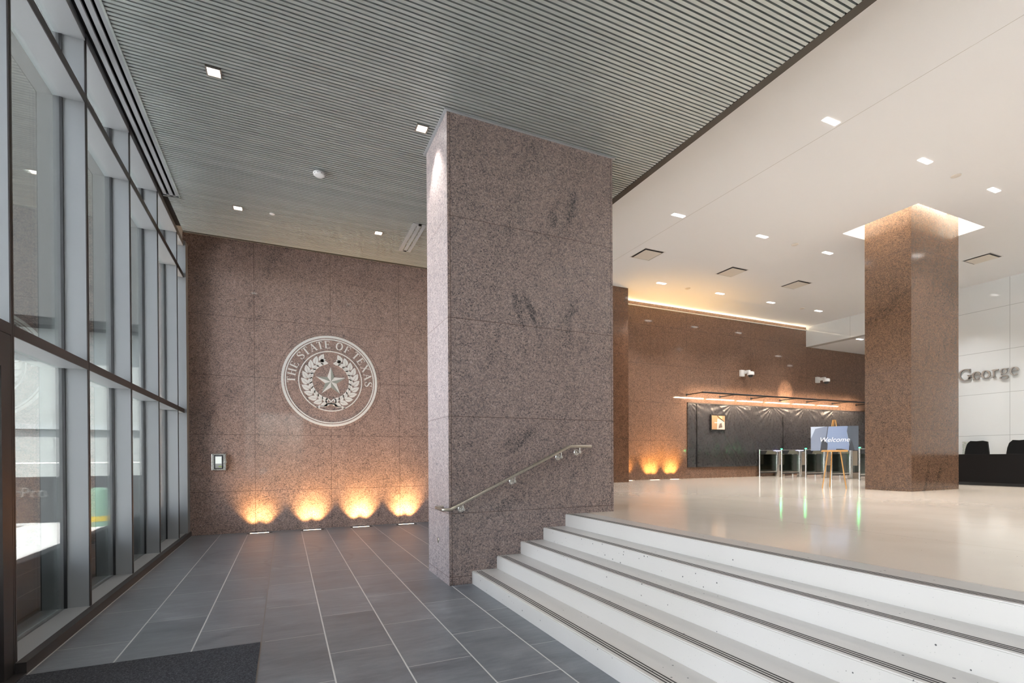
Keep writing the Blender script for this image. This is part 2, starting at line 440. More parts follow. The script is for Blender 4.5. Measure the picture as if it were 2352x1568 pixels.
# lobby ceiling with the recess round the lobby column
CX0, CX1, CY0, CY1 = 11.44, 13.98, 5.70, 7.17
m = MB()
for x0, x1, y0, y1 in ((4.955, CX0, YN, YB), (CX1, XR, YN, YB), (CX0, CX1, YN, CY0), (CX0, CX1, CY1, YB)): m.box(x0, x1, y0, y1, ZL, ZL+.15)
o = m.build('ceiling', M['white_ceiling']); struct(o, 'smooth white plaster ceiling of the lobby', 'ceiling')
m = MB()
for x0, x1, y0, y1 in ((CX0-.1, CX0, CY0-.1, CY1+.1), (CX1, CX1+.1, CY0-.1, CY1+.1), (CX0, CX1, CY0-.1, CY0), (CX0, CX1, CY1, CY1+.1)): m.box(x0, x1, y0, y1, ZL+.15, ZL+.62)
m.box(CX0-.1, CX1+.1, CY0-.1, CY1+.1, ZL+.62, ZL+.7)
o = m.build('trim_4', M['white_ceiling']); struct(o, 'white recess in the ceiling round the lobby column', 'trim')
o = box('ceiling', M['white_ceiling'], XR+.3, 25, 7.3, 13.2, 5.755, 5.9); struct(o, 'lower white ceiling beyond the gates', 'ceiling')
o = MB().box(-2.3, 25.2, YN-.3, 13.4, 7.3, 7.5).build('roof', M['white_ceiling']); struct(o, 'roof slab over the building', 'roof')

# ------------------------------------------------------------------ window wall
YM = [YN+.0]; ym = [4.762+1.541*i for i in range(-7, 5)]   # mullion centres
ym = [y for y in ym if y > YN]
z_s, z_r0, z_r1, z_t0, z_t1, z_h = .087, 2.440, 2.520, 5.085, 5.165, 5.70
bays = [(a, b) for a, b in zip(ym, ym[1:]+[YS])]
for i, (a, b) in enumerate(bays):
    w = thing('window_%d' % (i+1), (XG, a, 0), 'tall glazed bay of the window wall with grey deep mullion', 'window', kind='structure')
    y0, y1 = a+.02, b-(.02 if b < YS else 0.)
    door = a < 4.70 and b < 4.80
    for z0, z1 in ((z_s+.0, z_r0+.02), (z_r1-.02, z_t0+.02), (z_t1-.02, z_h+.05)):
        box('pane', M['glass'], XG-.012, XG, y0-.01, y1+.01, z0, z1, w)
    # mullion at the near side of the bay: grey box with a dark split cap to the room
    MB().box(XG-.04, XI-.006, a-.022, a+.022, z_s-.06, z_h+.12).build('mullion', M['frame_grey'], w)
    MB().box(XI-.008, XI, a-.023, a-.003, z_s-.002, z_h+.05).box(XI-.008, XI, a+.003, a+.023, z_s-.002, z_h+.05).build('mullion_cap', M['frame_dark'], w)
    MB().box(XG-.012, XG+.012, a-.034, a+.034, z_s, z_h+.05).build('gasket', M['dark_plastic'], w)
    for z0, z1 in ((z_r0, z_r1), (z_t0, z_t1)):
        MB().box(XG-.04, XI-.006, y0, y1, z0, z1).build('rail', M['frame_grey'], w)
        MB().box(XI-.008, XI+.001, y0, y1, z0-.001, z1+.001).build('rail_cap', M['frame_dark'], w)
    MB().box(XG-.04, XI+.002, y0, y1, z_h, z_h+.10).build('head', M['frame_grey'], w)
    if a > 4.6:
        MB().box(XG-.06, XI+.002, y0-.02, y1+.02, .02, z_s).build('sill', M['frame_grey'], w)
        MB().box(XI+.002, XI+.066, a-.022 if i and a < 5 else y0-.03, y1+.02, 0, z_s-.001).build('sill_curb', M['frame_dark'], w)
    else:
        # glazed doors in the nearer bays
        MB().box(XG-.05, XI+.07, y0, y1, 0, .012).build('threshold', M['frame_dark'], w)
o = MB().box(XG-.04, XI+.04, YS-.26, YS, 0, z_h+.1).build('trim_5', M['frame_grey']); struct(o, 'grey end post of the window wall against the granite', 'trim')
dr = thing('door_1', (XG, 4.2, 0), 'dark metal entrance door frame at the near end of the window wall', 'door', kind='structure')
MB().box(XG-.05, XI-.001, 4.60, 4.738, 0, z_r0-.005).build('door_jamb', M['frame_dark'], dr)
MB().box(XG-.05, XI-.001, 3.25, 4.60, 2.2, z_r0-.005).build('door_head', M['frame_dark'], dr)
MB().box(XG-.03, XG+.02, 3.27, 3.40, .02, 2.2).box(XG-.03, XG+.02, 4.47, 4.60, .02, 2.2).box(XG-.03, XG+.02, 3.40, 4.47, .02, .30).build('door_leaf', M['frame_dark'], dr)
box('floor_mat', M['mat'], -1.706, -.197, 2.6, 4.702, .0, .006)
tag(bpy.data.objects['floor_mat'], 'charcoal entrance mat lying on the slate tiles by the window wall', 'mat')
# outer wall strip above the window head
o = box('wall_left', M['white_ceiling'], -2.3, XI-.05, YN-.3, YS+.3, z_h+.1, 7.3); struct(o, 'wall strip above the window wall', 'wall')
o = box('trim_6', M['black_metal'], XI-.05, -1.70, YN, YE, ZS+.1, ZS+.14); struct(o, 'dark shadow gap between ceiling and window wall', 'trim')

# ------------------------------------------------------------------ steps
st = thing('staircase', (2.082, 2, 0), 'flight of five white terrazzo steps with dark nosing strips', 'stairs')
XS = [2.082, 2.412, 2.742, 3.072, 3.405, 3.735]
for i in range(5):
    m = MB().box(XS[i], XS[i+1]+(.03 if i < 4 else 0), YN, 5.785, 0 if i == 0 else RIS*i-.03, RIS*(i+1))
    bmesh.ops.bevel(m.bm, geom=[e for e in m.bm.edges if all(abs(v.co.x-XS[i]) < 1e-4 and abs(v.co.z-RIS*(i+1)) < 1e-4 for v in e.verts)], offset=.008, segments=2, affect='EDGES')
    s = m.build('step', M['step'], st)
    for q in range(3):
        x0 = XS[i]+.038+q*.0262
        MB().box(x0, x0+.0115, YN, 5.735, RIS*(i+1)-.004, RIS*(i+1)+.0012).build('grip_strip', M['grip'] if 'grip' in M else M.setdefault('grip', plain('dark_grip_insert', (.03, .027, .025), .8)), s)
o = box('trim_7', M['step'], 3.70, 3.735, 6.73, YS, 0, ZF); struct(o, 'white edge of the upper floor behind the big column', 'trim')

# ------------------------------------------------------------------ columns
c = thing('granite_column', (1.795, 5.79, 0), 'big square pink granite column beside the white steps, reaching the slatted ceiling', 'column')
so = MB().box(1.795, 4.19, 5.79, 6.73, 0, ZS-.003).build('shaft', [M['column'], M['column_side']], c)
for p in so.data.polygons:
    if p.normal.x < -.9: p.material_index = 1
m = MB()
for x0, x1, y0, y1 in ((1.760, 1.795, 5.755, 6.765), (4.19, 4.225, 5.755, 6.765), (1.795, 4.19, 5.755, 5.79), (1.795, 4.19, 6.73, 6.765)): m.box(x0, x1, y0, y1, ZS-.010, ZS-.001)
m.build('ceiling_trim', M['frame_grey'], c)
MB().lathe((1.795, 6.257, .483), [(.034, 0), (.034, .004), (.028, .008)], axis=(-1, 0, 0)).build('cover_plate', M['steel_warm'], c, True)
c = thing('granite_column', (11.827, 6.02, ZF), 'slender granite column in the lobby rising into a brightly lit ceiling recess', 'column')
MB().box(11.827, 13.635, 6.02, 6.93, ZF, ZL+.6).build('shaft', M['lobby_column'], c)

# handrail
hr = thing('handrail', (2.6, 5.70, .8), 'satin steel handrail fixed to the front of the big granite column', 'handrail')
def arc(path, r=.05, n=5):
    out = [Vector(path[0])]
    for a, b, c_ in zip(path, path[1:], path[2:]):
        a, b, c_ = Vector(a), Vector(b), Vector(c_)
        p, q = b+(a-b).normalized()*r, b+(c_-b).normalized()*r
        for i in range(n+1):
            t_ = i/n; out.append(p*(1-t_)**2+b*2*t_*(1-t_)+q*t_*t_)
    return out+[Vector(path[-1])]
RY = 5.705
MB().tube(arc([(1.795, 6.03, .93), (1.70, 6.03, .93), (1.70, RY, .927), (1.785, RY, .927), (3.43, RY, 1.686), (3.765, RY, 1.686)], .022), .0195, 16).build('rail', M['steel_warm'], hr, True)
for bx, bz in ((1.947, .925), (2.628, 1.238), (3.30, 1.542), (3.585, 1.606)):
    rz = .927+(min(bx, 3.43)-1.785)*.4614 if bx > 1.785 else .927
    br = MB().lathe((bx, 5.79, bz), [(.042, 0), (.042, .004), (.036, .010), (.013, .012)], axis=(0, -1, 0)).build('bracket', M['steel'], hr, True)
    MB().tube([(bx, 5.785, bz), (bx, RY-.006, bz)], .012, 14).lathe((bx, RY+.008, bz), [(.010, 0), (.019, .006), (.019, .022), (.010, .028)], axis=(0, -1, 0), n=16).tube([(bx, RY-.004, bz-.018), (bx, RY, rz-.012)], .007, 10).build('arm', M['steel'], br, True)

# ------------------------------------------------------------------ letters as pen strokes
def pen(m, pts, w, fn, d0, d1, closed=False):
    """stroke along 2-D pts with widths w (list or fn of direction angle)"""
    L, R = [], []; n = len(pts)
    for i, p in enumerate(pts):
        a = pts[(i-1) % n] if (closed or i) else p; b = pts[(i+1) % n] if (closed or i < n-1) else p
        dx, dy = b[0]-a[0], b[1]-a[1]; l = math.hypot(dx, dy) or 1
        ww = (w[i] if isinstance(w, (list, tuple)) else w(math.atan2(dy, dx)) if callable(w) else w)*.5
        L.append((p[0]-dy/l*ww, p[1]+dx/l*ww)); R.append((p[0]+dy/l*ww, p[1]-dx/l*ww))
    m.strip(L, R, fn, d0, d1, closed)
def bez(*P, n=10):
    """chained quadratic/cubic: P is list of cubic segments (p0,c1,c2,p3)"""
    out = []
    for k, (a, b, c_, d) in enumerate(P):
        for i in range(0 if k == 0 else 1, n+1):
            t_ = i/n; u = 1-t_
            out.append(tuple(u**3*a[j]+3*u*u*t_*b[j]+3*u*t_*t_*c_[j]+t_**3*d[j] for j in (0, 1)))
    return out
def ell(cx, cy, rx, ry, a0, a1, n=24, tilt=0.):
    out = []
    for i in range(n+1):
        t_ = math.radians(a0+(a1-a0)*i/n); x, y = rx*math.cos(t_), ry*math.sin(t_)
        out.append((cx+x*math.cos(tilt)-y*math.sin(tilt), cy+x*math.sin(tilt)+y*math.cos(tilt)))
    return out
TH, TN = .185, .065
def glyph(ch):
    """cap-height-1 roman letter as list of (points, widths, closed); returns strokes, width"""
    bw = lambda a: TN+(TH-TN)*abs(math.sin(a))          # broad pen: verticals thick
    ser = lambda x, y, w=.15: ([(x-w, y), (x+w, y)], .045, False)
    if ch == 'T': return [([(0, 0), (0, 1)], TH, False), ([(-.36, .97), (.36, .97)], .06, False), ([(-.345, 1), (-.345, .78)], .05, False), ([(.345, 1), (.345, .78)], .05, False), ser(0, .022)], .76
    if ch == 'H': return [([(-.26, 0), (-.26, 1)], TH, False), ([(.26, 0), (.26, 1)], TH, False), ([(-.26, .52), (.26, .52)], .06, False)]+[ser(x, y) for x in (-.26, .26) for y in (.022, .978)], .9
    if ch == 'E': return [([(-.2, 0), (-.2, 1)], TH, False), ([(-.33, .97), (.28, .97)], .06, False), ([(-.33, .03), (.31, .03)], .06, False), ([(-.2, .52), (.14, .52)], .055, False), ([(.265, 1), (.265, .78)], .05, False), ([(.29, 0), (.29, .24)], .05, False), ([(.13, .40), (.13, .64)], .05, False)], .72
    if ch == 'F': return [([(-.18, 0), (-.18, 1)], TH, False), ([(-.31, .97), (.28, .97)], .06, False), ([(-.18, .50), (.14, .50)], .055, False), ([(.265, 1), (.265, .76)], .05, False), ([(.13, .38), (.13, .62)], .05, False), ser(-.18, .022)], .68
    if ch == 'A': return [([(0, 1.0), (-.33, 0)], .055, False), ([(-.02, 1.0), (.31, 0)], TH, False), ([(-.22, .33), (.2, .33)], .055, False), ser(-.34, .022, .12), ser(.31, .022, .16)], .86
    if ch == 'X': return [([(-.3, 1), (.3, 0)], TH, False), ([(.29, 1), (-.3, 0)], .06, False)]+[ser(x, y, .14) for x in (-.3, .3) for y in (.022, .978)], .84
    if ch == 'O': return [(ell(0, .5, .37, .475, 0, 360, 40)[:-1], bw, True)], .9
    if ch == 'S':
        p = bez(((.24, .72), (.22, .90), (.10, .97), (-.02, .97)), ((-.02, .97), (-.20, .97), (-.27, .84), (-.25, .72)), ((-.25, .72), (-.22, .54), (.24, .52), (.26, .28)), ((.26, .28), (.28, .12), (.15, .03), (-.02, .03)), ((-.02, .03), (-.16, .03), (-.25, .12), (-.27, .30)))
        n = len(p); w = [.05+.11*math.exp(-((i/(n-1)-.5)/.2)**2) for i in range(n)]
        return [(p, w, False), ([(.25, 1.0), (.25, .70)], .045, False), ([(-.28, 0), (-.28, .32)], .045, False)], .64
    if ch == 'G':
        p = ell(.0, .5, .42, .485, 40, 330, 40)
        return [(p, lambda a: .045+.11*abs(math.sin(a)), False), ([(.31, .02), (.31, .42)], .13, False), ([(.14, .43), (.47, .43)], .045, False), ([(.34, .98), (.34, .70)], .045, False)], .98
    if ch == 'e':
        p = [(-.2, .37), (.205, .37)]
        q = ell(0, .33, .235, .325, 8, 318, 34)
        return [(q, lambda a: .04+.085*abs(math.sin(a)), False), (p, .04, False)], .58
    if ch == 'o': return [(ell(0, .33, .25, .315, 0, 360, 34)[:-1], lambda a: .042+.09*abs(math.sin(a)), True)], .64
    if ch == 'r': return [([(-.08, 0), (-.08, .64)], .115, False), ([(-.2, .02), (.07, .02)], .04, False), ([(-.2, .62), (-.05, .65)], .05, False), (bez(((-.05, .48), (.0, .62), (.1, .66), (.2, .60))), [.05+.075*i/10 for i in range(11)], False)], .46
    if ch == 'g': return [(ell(-.02, .43, .175, .205, 0, 360, 28)[:-1], lambda a: .04+.065*abs(math.sin(a)), True), ([(.1, .58), (.27, .63)], .05, False), (bez(((-.12, .26), (-.24, .16), (-.2, .07), (-.02, .07)), ((-.02, .07), (.18, .07), (.27, .03), (.25, -.10))), lambda a: .06, False), (ell(0, -.12, .25, .125, 0, 360, 30)[:-1], lambda a: .04+.05*abs(math.sin(a)), True)], .56
    return [], .4
def put_glyph(m, ch, fn, d0, d1):
    for pts, w, cl in glyph(ch)[0]: pen(m, pts, w, fn, d0, d1, cl)

# ------------------------------------------------------------------ seal on the granite wall
SX, SZ = .947, 3.25
sl = thing('wall_seal', (SX, YS, SZ), 'round pale seal with star, wreath and ringed lettering on the granite wall', 'emblem')
F = lambda a, b, d: Vector((SX+a, YS-d, SZ+b))
def ring(name, r0, r1, n=128):
    m = MB(); m.strip([(r1*math.cos(2*PI*i/n), r1*math.sin(2*PI*i/n)) for i in range(n)], [(r0*math.cos(2*PI*i/n), r0*math.sin(2*PI*i/n)) for i in range(n)], F, -.002, .004, True)
    return m.build(name, M['seal_white'], sl)
ring('outer_ring', .955, 1.006); ring('fine_ring', .912, .937); ring('inner_ring', .648, .670)
m = MB()
txt = [(-179.7, 'T'), (168.4, 'H'), (156.6, 'E'), (139.4, 'S'), (128.8, 'T'), (117.0, 'A'), (105.8, 'T'), (94.8, 'E'), (76.8, 'O'), (63.6, 'F'), (48.2, 'T'), (37.0, 'E'), (24.2, 'X'), (10.6, 'A'), (-1.8, 'S')]
for ang, ch in txt:
    a = math.radians(ang); ca, sa = math.cos(a), math.sin(a); h, R0 = .166, .727
    def G(x, y, d, ca=ca, sa=sa):
        rx, ry = R0+y*h, -x*h*1.0
        return F(rx*ca-ry*sa*1., rx*sa+ry*ca, d)
    put_glyph(m, ch, G, -.002, .004)
m.build('lettering', M['seal_white'], sl)
for light in (0, 1):
    m = MB()
    for i in range(5):
        tip = math.radians(90+72*i); dl = math.radians(90+72*i+36); dr_ = math.radians(90+72*i-36)
        a = (.325*math.cos(tip), .325*math.sin(tip)-.01)
        q = dl if light else dr_
        b = (.125*math.cos(q), .125*math.sin(q)-.01)
        m.poly([(0, -.01), a, b] if light else [(0, -.01), b, a], F, -.002, .0045)
    m.build('star_facets', M['seal_white' if light else 'seal_grey'], sl)
def leaf(m, cx, cz, ang, L, W):
    ca, sa = math.cos(ang), math.sin(ang)
    for sgn in (1, -1):
        up_, lo = [], []
        for i in range(9):
            t_ = i/8; x = L*t_; w = W*(math.sin(PI*min(1, t_**.75))**.9)
            g_ = .0045*(1-t_)
            up_.append((x, sgn*max(w, g_+.0005))); lo.append((x, sgn*g_))
        tr = lambda p: (cx+p[0]*ca-p[1]*sa, cz+p[0]*sa+p[1]*ca)
        m.strip([tr(p) for p in up_], [tr(p) for p in lo], F, -.002, .004)
for sgn in (-1, 1):
    m = MB(); NL = 11
    for i in range(NL):
        th = math.radians(262-(262-118)*i/(NL-1)) if sgn < 0 else math.radians(-82+(144)*i/(NL-1))
        R = .475; cx, cz = R*math.cos(th), R*math.sin(th)-.0
        tan_ = th-PI/2 if sgn < 0 else th+PI/2
        out = .62 if sgn > 0 else -.62
        leaf(m, cx+.012*math.cos(th), cz+.012*math.sin(th), tan_-out*1.0, .185, .056)
        leaf(m, cx-.012*math.cos(th), cz-.012*math.sin(th), tan_+out*.9, .170, .050)
        if i == NL-1: leaf(m, cx, cz, tan_, .13, .036)
    m.build('wreath_branch', M['seal_white'], sl)
m = MB()
for sgn in (-1, 1):
    pen(m, bez(((0, -.47), (sgn*.05, -.36), (sgn*.12, -.38), (sgn*.10, -.46)), ((sgn*.10, -.46), (sgn*.08, -.52), (sgn*.02, -.5), (0, -.49))), .026, F, -.002, .004)
    pen(m, bez(((0, -.49), (sgn*.08, -.50), (sgn*.12, -.58), (sgn*.2, -.55)), ((sgn*.2, -.55), (sgn*.26, -.53), (sgn*.22, -.60), (sgn*.30, -.59))), [.03+.02*math.sin(i*.5) for i in range(21)], F, -.002, .004)
m.build('ribbon', M['seal_white'], sl)

# small steel box on the seal wall
ab = thing('access_box', (-1.22, YS, 1.48), 'small stainless steel box with a white screen on the granite wall', 'control box')
MB().box(-1.349, -1.093, YS-.07, YS, 1.308, 1.644).bevel(.006).build('housing', M['steel'], ab)
MB().box(-1.305, -1.143, YS-.076, YS-.069, 1.336, 1.618).bevel(.003).build('window_frame', M['dark_plastic'], ab)
MB().box(-1.283, -1.166, YS-.079, YS-.075, 1.352, 1.600).build('screen', plain('grey_screen_lower', (.42, .43, .43), .3), ab)
MB().box(-1.28, -1.170, YS-.081, YS-.078, 1.445, 1.585).build('screen_card', emit('lit_white_screen', (.95, 1., .95), .9), ab)
MB().box(-1.222, -1.168, YS-.081, YS-.078, 1.378, 1.396).build('green_label', plain('green_label', (.35, .55, .10), .5), ab)
MB().lathe((-1.112, YS-.07, 1.475), [(.034, 0), (.034, .008), (.012, .010), (.012, .022), (.006, .026)], axis=(0, -1, 0)).build('lock', M['steel'], ab, True)

# ------------------------------------------------------------------ lights and fittings in the slatted ceiling
pos = [(-.665, 6.232, 'square downlight in the slats nearest the window wall and the camera'), (1.606, 6.236, 'square downlight in the slats right beside the big column'),
       (-.678, 9.448, 'square downlight in the slats between seal wall and window wall'), (1.608, 9.452, 'square downlight in the slats near the twin slot air vent')]
d0 = None
for x, y, lab in pos:
    if d0 is None:
        d0 = thing('square_downlight', (x, y, ZS), lab, 'ceiling light', 'square downlights in the slatted ceiling')
        m = MB()
        for q in (-1, 1):
            m.box(x+q*.0675-.007, x+q*.0675+.007, y-.0745, y+.0745, ZS-.012, ZS+.04); m.box(x-.0605, x+.0605, y+q*.0675-.007, y+q*.0675+.007, ZS-.012, ZS+.04)
        m.build('trim_frame', M['steel_warm'], d0)
        MB().box(x-.0605, x+.0605, y-.0605, y+.0605, ZS+.0, ZS+.006).build('lens', M['lens_white'], d0); d = d0
    else: d = dup(d0, (x, y, ZS), lab)
    lamp('SPOT', 'downlight_beam', (x, y, ZS-.012), 95, (1, .93, .84), d, (0, 0, -1), spot_size=math.radians(78), spot_blend=.55, shadow_soft_size=.05)
for x in (-.67, 1.605):  # unseen downlights carrying on the grid, added to light the column front
    for y in (3.02, -.2):
        d = dup(d0, (x, y, ZS), 'square downlights of the slatted ceiling out of the frame, added to light the column front')
        lamp('SPOT', 'downlight_beam', (x, y, ZS-.012), 40, (1, .95, .88), d, (0, 0, -1), spot_size=math.radians(130), spot_blend=.5, shadow_soft_size=.05)
sd = thing('smoke_detector', (.488, 7.80, ZS), 'round white smoke detector hanging in the middle of the slatted ceiling', 'smoke detector')
MB().lathe((.488, 7.80, ZS), [(.050, 0), (.052, -.012), (.088, -.016), (.088, -.035), (.075, -.048), (.06, -.052)]).build('body', M['white_plastic'], sd, True)
m = MB()
for i in range(10):
    a = 2*PI*i/10; m.obox(Vector((.488, 7.80, ZS-.043))+Vector((math.cos(a)*.079-.006, math.sin(a)*.079-.006, 0)), (1, 0, 0), (0, 1, 0), (0, 0, 1), .012, .012, .006)
m.build('vent_slots', M['dark_plastic'], sd)
sp = MB().lathe((-.164, 9.45, ZS), [(.042, 0), (.042, -.006), (.036, -.009)]).build('sprinkler_cover', M['white_plastic'], None, True)
tag(sp, 'tiny plain white disc in the slats right of a downlight', 'sprinkler cover')
av = thing('twin_slot_vent', (2.23, 9.45, ZS), 'short twin slot air vent in the slats partly behind the big column', 'vent')
m = MB()
for a, b in ((2.105, 2.178), (2.203, 2.260), (2.287, 2.345)): m.box(a, b, 8.80, 10.105, ZS-.006, ZS+.02)
m.box(2.178, 2.287, 8.80, 8.87, ZS-.006, ZS+.02).box(2.178, 2.287, 10.035, 10.105, ZS-.006, ZS+.02)
m.build('face_plate', M['frame_grey'], av); MB().box(2.17, 2.30, 8.85, 10.05, ZS+.021, ZS+.025).build('duct', M['black'], av)
# recessed uplights
u0_ = None
upl = [(-.484, 11.56, 'left end of the row'), (.53, 11.592, 'second from the window'), (1.548, 11.62, 'third from the window'), (2.563, 11.62, 'nearest the big column')]
labs = ['lit floor uplight below the access box side of the seal wall, nearest the window', 'lit floor uplight at the seal wall, second from the window', 'lit floor uplight at the seal wall, third from the window', 'lit floor uplight at the seal wall, nearest the big column']
for (x, _, _), lab in zip(upl, labs):
    yy = 11.60
    if u0_ is None:
        u0_ = thing('floor_uplight', (x, yy, 0), lab, 'floor light', 'floor uplights below the seal')
        MB().box(x-.235, x+.235, yy-.05, yy+.05, -.05, .004).build('housing', M['frame_dark'], u0_)
        MB().box(x-.175, x+.175, yy-.028, yy+.014, .003, .007).build('lens', M['lens_warm'], u0_); d = u0_
    else: d = dup(u0_, (x, yy, 0), lab)
    for q in (-.12, .12):
        lamp('SPOT', 'uplight_beam', (x+q, yy+.02, .02), 100 if abs(x-.53) > .1 else 55., (1, .56, .22), d, (0, .19, 1), spot_size=math.radians(84), spot_blend=1., shadow_soft_size=.03)
u1_ = None
for x, lab in ((9.80, 'lit floor uplight in the lobby floor right against the granite pier'), (10.87, 'middle lit floor uplight at the foot of the brown lobby wall'), (11.69, 'lit floor uplight at the brown lobby wall beside the black sheeting')):
    yy = 12.80
    if u1_ is None:
        u1_ = thing('floor_uplight', (x, yy, ZF), lab, 'floor light', 'floor uplights at the brown lobby wall')
        MB().box(x-.235, x+.235, yy-.05, yy+.05, ZF-.05, ZF+.004).build('housing', M['steel_warm'], u1_)
        MB().box(x-.175, x+.175, yy-.028, yy+.02, ZF+.003, ZF+.007).build('lens', M['lens_warm'], u1_); d = u1_
    else: d = dup(u1_, (x, yy, ZF), lab)
    for q in (-.12, .12):
        lamp('SPOT', 'uplight_beam', (x+q, yy+.02, ZF+.02), 120, (1, .56, .16), d, (0, .19, 1), spot_size=math.radians(84), spot_blend=1., shadow_soft_size=.03)

# ------------------------------------------------------------------ lobby ceiling fittings
LX = [7.44, 9.90, 12.18, 14.42, 16.77]; LY = [4.83, 8.0, 11.34]
ll = [(LX[0], LY[0], 'slim white lobby downlight nearest the dark fascia, in the front row'), (LX[1], LY[0], 'slim white lobby downlight in the front row left of a ceiling disc'), (LX[2], LY[0], 'slim white lobby downlight in the front row at the right edge'),
      (LX[0], LY[1], 'slim white lobby downlight nearest the fascia, in the middle row'), (LX[1], LY[1], 'slim white lobby downlight at the centre of the middle row'), (LX[2], LY[1], 'slim white lobby downlight in the middle row left of the lit column'),
      (LX[1], LY[2], 'slim white lobby downlight at the left end of the back row by the brown wall'), (LX[2], LY[2], 'second slim white downlight of the back row along the brown wall'), (LX[3], LY[2], 'third slim white downlight of the back row along the brown wall'), (LX[4], LY[2], 'slim white downlight at the far right end of the back row'),
      (LX[0], 1.65, 'slim white lobby downlights out of the frame nearer the street'), (LX[1], 1.65, 'slim white lobby downlights out of the frame nearer the street'), (LX[2], 1.65, 'slim white lobby downlights out of the frame nearer the street'), (LX[3], LY[0], 'slim white lobby downlights out of the frame nearer the street'),  # unseen lobby downlights from here on, added for more light
      (LX[4], LY[0], 'slim white lobby downlights out of the frame nearer the street'), (LX[4], LY[1], 'slim white lobby downlight hidden behind the lit column'), (LX[3], 1.65, 'slim white lobby downlights out of the frame nearer the street'), (LX[1], -2.2, 'slim white lobby downlights out of the frame nearer the street'), (LX[3], -2.2, 'slim white lobby downlights out of the frame nearer the street'),
      ]
e0 = None
LW = (1., .985, .985)
for x, y, lab in ll:
    if e0 is None:
        e0 = thing('slim_downlight', (x, y, ZL), lab, 'ceiling light', 'slim downlights in the white lobby ceiling')
        MB().box(x-.15, x+.15, y-.042, y+.042, ZL-.006, ZL-.002).bevel(.0015, 1).build('lens', M['lens_white'], e0); d = e0
    else: d = dup(e0, (x, y, ZL), lab)
    lamp('AREA', 'downlight_glow', (x, y, ZL-.012), 29, LW, d, (0, 0, -1), shape='RECTANGLE', size=.28, size_y=.07, spread=math.radians(100))
d = dup(e0, (19.06, 11.34, 5.755), 'slim white downlight in the lower ceiling above the gates')
lamp('AREA', 'downlight_glow', (19.06, 11.34, 5.743), 20, LW, d, (0, 0, -1), shape='RECTANGLE', size=.28, size_y=.07, spread=math.radians(100))
d = dup(e0, (21.6, 10.0, 5.755), 'slim white downlight in the passage hidden behind the lit column')
lamp('AREA', 'downlight_glow', (21.6, 10.0, 5.743), 20, LW, d, (0, 0, -1), shape='RECTANGLE', size=.28, size_y=.07, spread=math.radians(100))
g0 = None
m_panel = plain('beige_white_panel', (.70, .66, .60), .7)
for x, y, lab in ((8.17, 9.86, 'square recessed ceiling air panel nearest the slatted ceiling'), (11.04, 9.87, 'middle one of three square recessed ceiling air panels'), (13.59, 9.86, 'square recessed ceiling air panel nearest the lit column'), (16.16, 6.65, 'square ceiling air panel to the right of the lit column')):
    if g0 is None:
        g0 = thing('air_panel', (x, y, ZL), lab, 'ceiling vent', 'square air panels in the lobby ceiling')
        m = MB()
        for q in (-1, 1): m.box(x+q*.295-.012, x+q*.295+.012, y-.307, y+.307, ZL-.004, ZL+.0); m.box(x-.283, x+.283, y+q*.295-.012, y+q*.295+.012, ZL-.004, ZL)
        m.build('rim', M['white_plastic'], g0)
        MB().box(x-.283, x+.283, y-.283, y+.283, ZL-.0025, ZL-.0012).build('slot', M['dark_plastic'], g0)
        MB().box(x-.24, x+.24, y-.24, y+.24, ZL-.020, ZL-.014).build('cover_plate', m_panel, g0); d = g0
    else: dup(g0, (x, y, ZL), lab)
s0 = None
for x, y, lab in ((10.93, 4.86, 'small white ceiling disc in the front row of lobby downlights'), (10.98, 7.99, 'small white ceiling disc in the middle row of lobby downlights'), (10.92, 11.37, 'small white ceiling disc between the two left lights of the back row'), (15.97, 11.37, 'small white ceiling disc between the two right lights of the back row')):
    if s0 is None:
        s0 = MB().lathe((0, 0, 0), [(.075, 0), (.075, -.008), (.065, -.012)]).build('ceiling_disc', m_panel, None, True); s0.location = (x, y, ZL); tag(s0, lab, 'sprinkler cover', 'small discs in the lobby ceiling')
    else:
        q = s0.copy(); COL.objects.link(q); q.location = (x, y, ZL); q['label'] = lab
# light strips in the recess round the lobby column
cv = thing('cove_light', (12.7, 6.4, ZL+.5), 'warm light strips glowing in the recess round the lobby column', 'cove light')
for x0, x1, y0, y1 in ((CX0+.06, CX0+.12, CY0+.1, CY1-.1), (CX1-.12, CX1-.06, CY0+.1, CY1-.1), (CX0+.1, CX1-.1, CY0+.05, CY0+.11), (CX0+.1, CX1-.1, CY1-.11, CY1-.05)):
    MB().box(x0, x1, y0, y1, ZL+.60, ZL+.618).build('strip', M['lens_cove'], cv)
    lamp('AREA', 'strip_glow', ((x0+x1)/2, (y0+y1)/2, ZL+.59), 52, (1, .86, .66), cv, (0, 0, -1), shape='RECTANGLE', size=x1-x0, size_y=y1-y0)
# slot light along the top of the brown wall
sl2 = thing('wall_slot_light', (14, YB-.03, ZL-.06), 'warm light strip along the top edge of the brown lobby wall', 'cove light')
MB().box(9.30, XR, YB-.035, YB, ZL-.135, ZL-.115).build('ledge', M['white_plastic'], sl2)
MB().box(9.32, XR-.02, YB-.03, YB-.005, ZL-.115, ZL-.105).build('strip', emit('lit_amber_strip', (1., .76, .48), 1.1), sl2)
lamp('AREA', 'strip_glow', (13.9, YB-.03, ZL-.10), 17, (1, .78, .52), sl2, (0, -.75, 1), shape='RECTANGLE', size=9.1, size_y=.02)

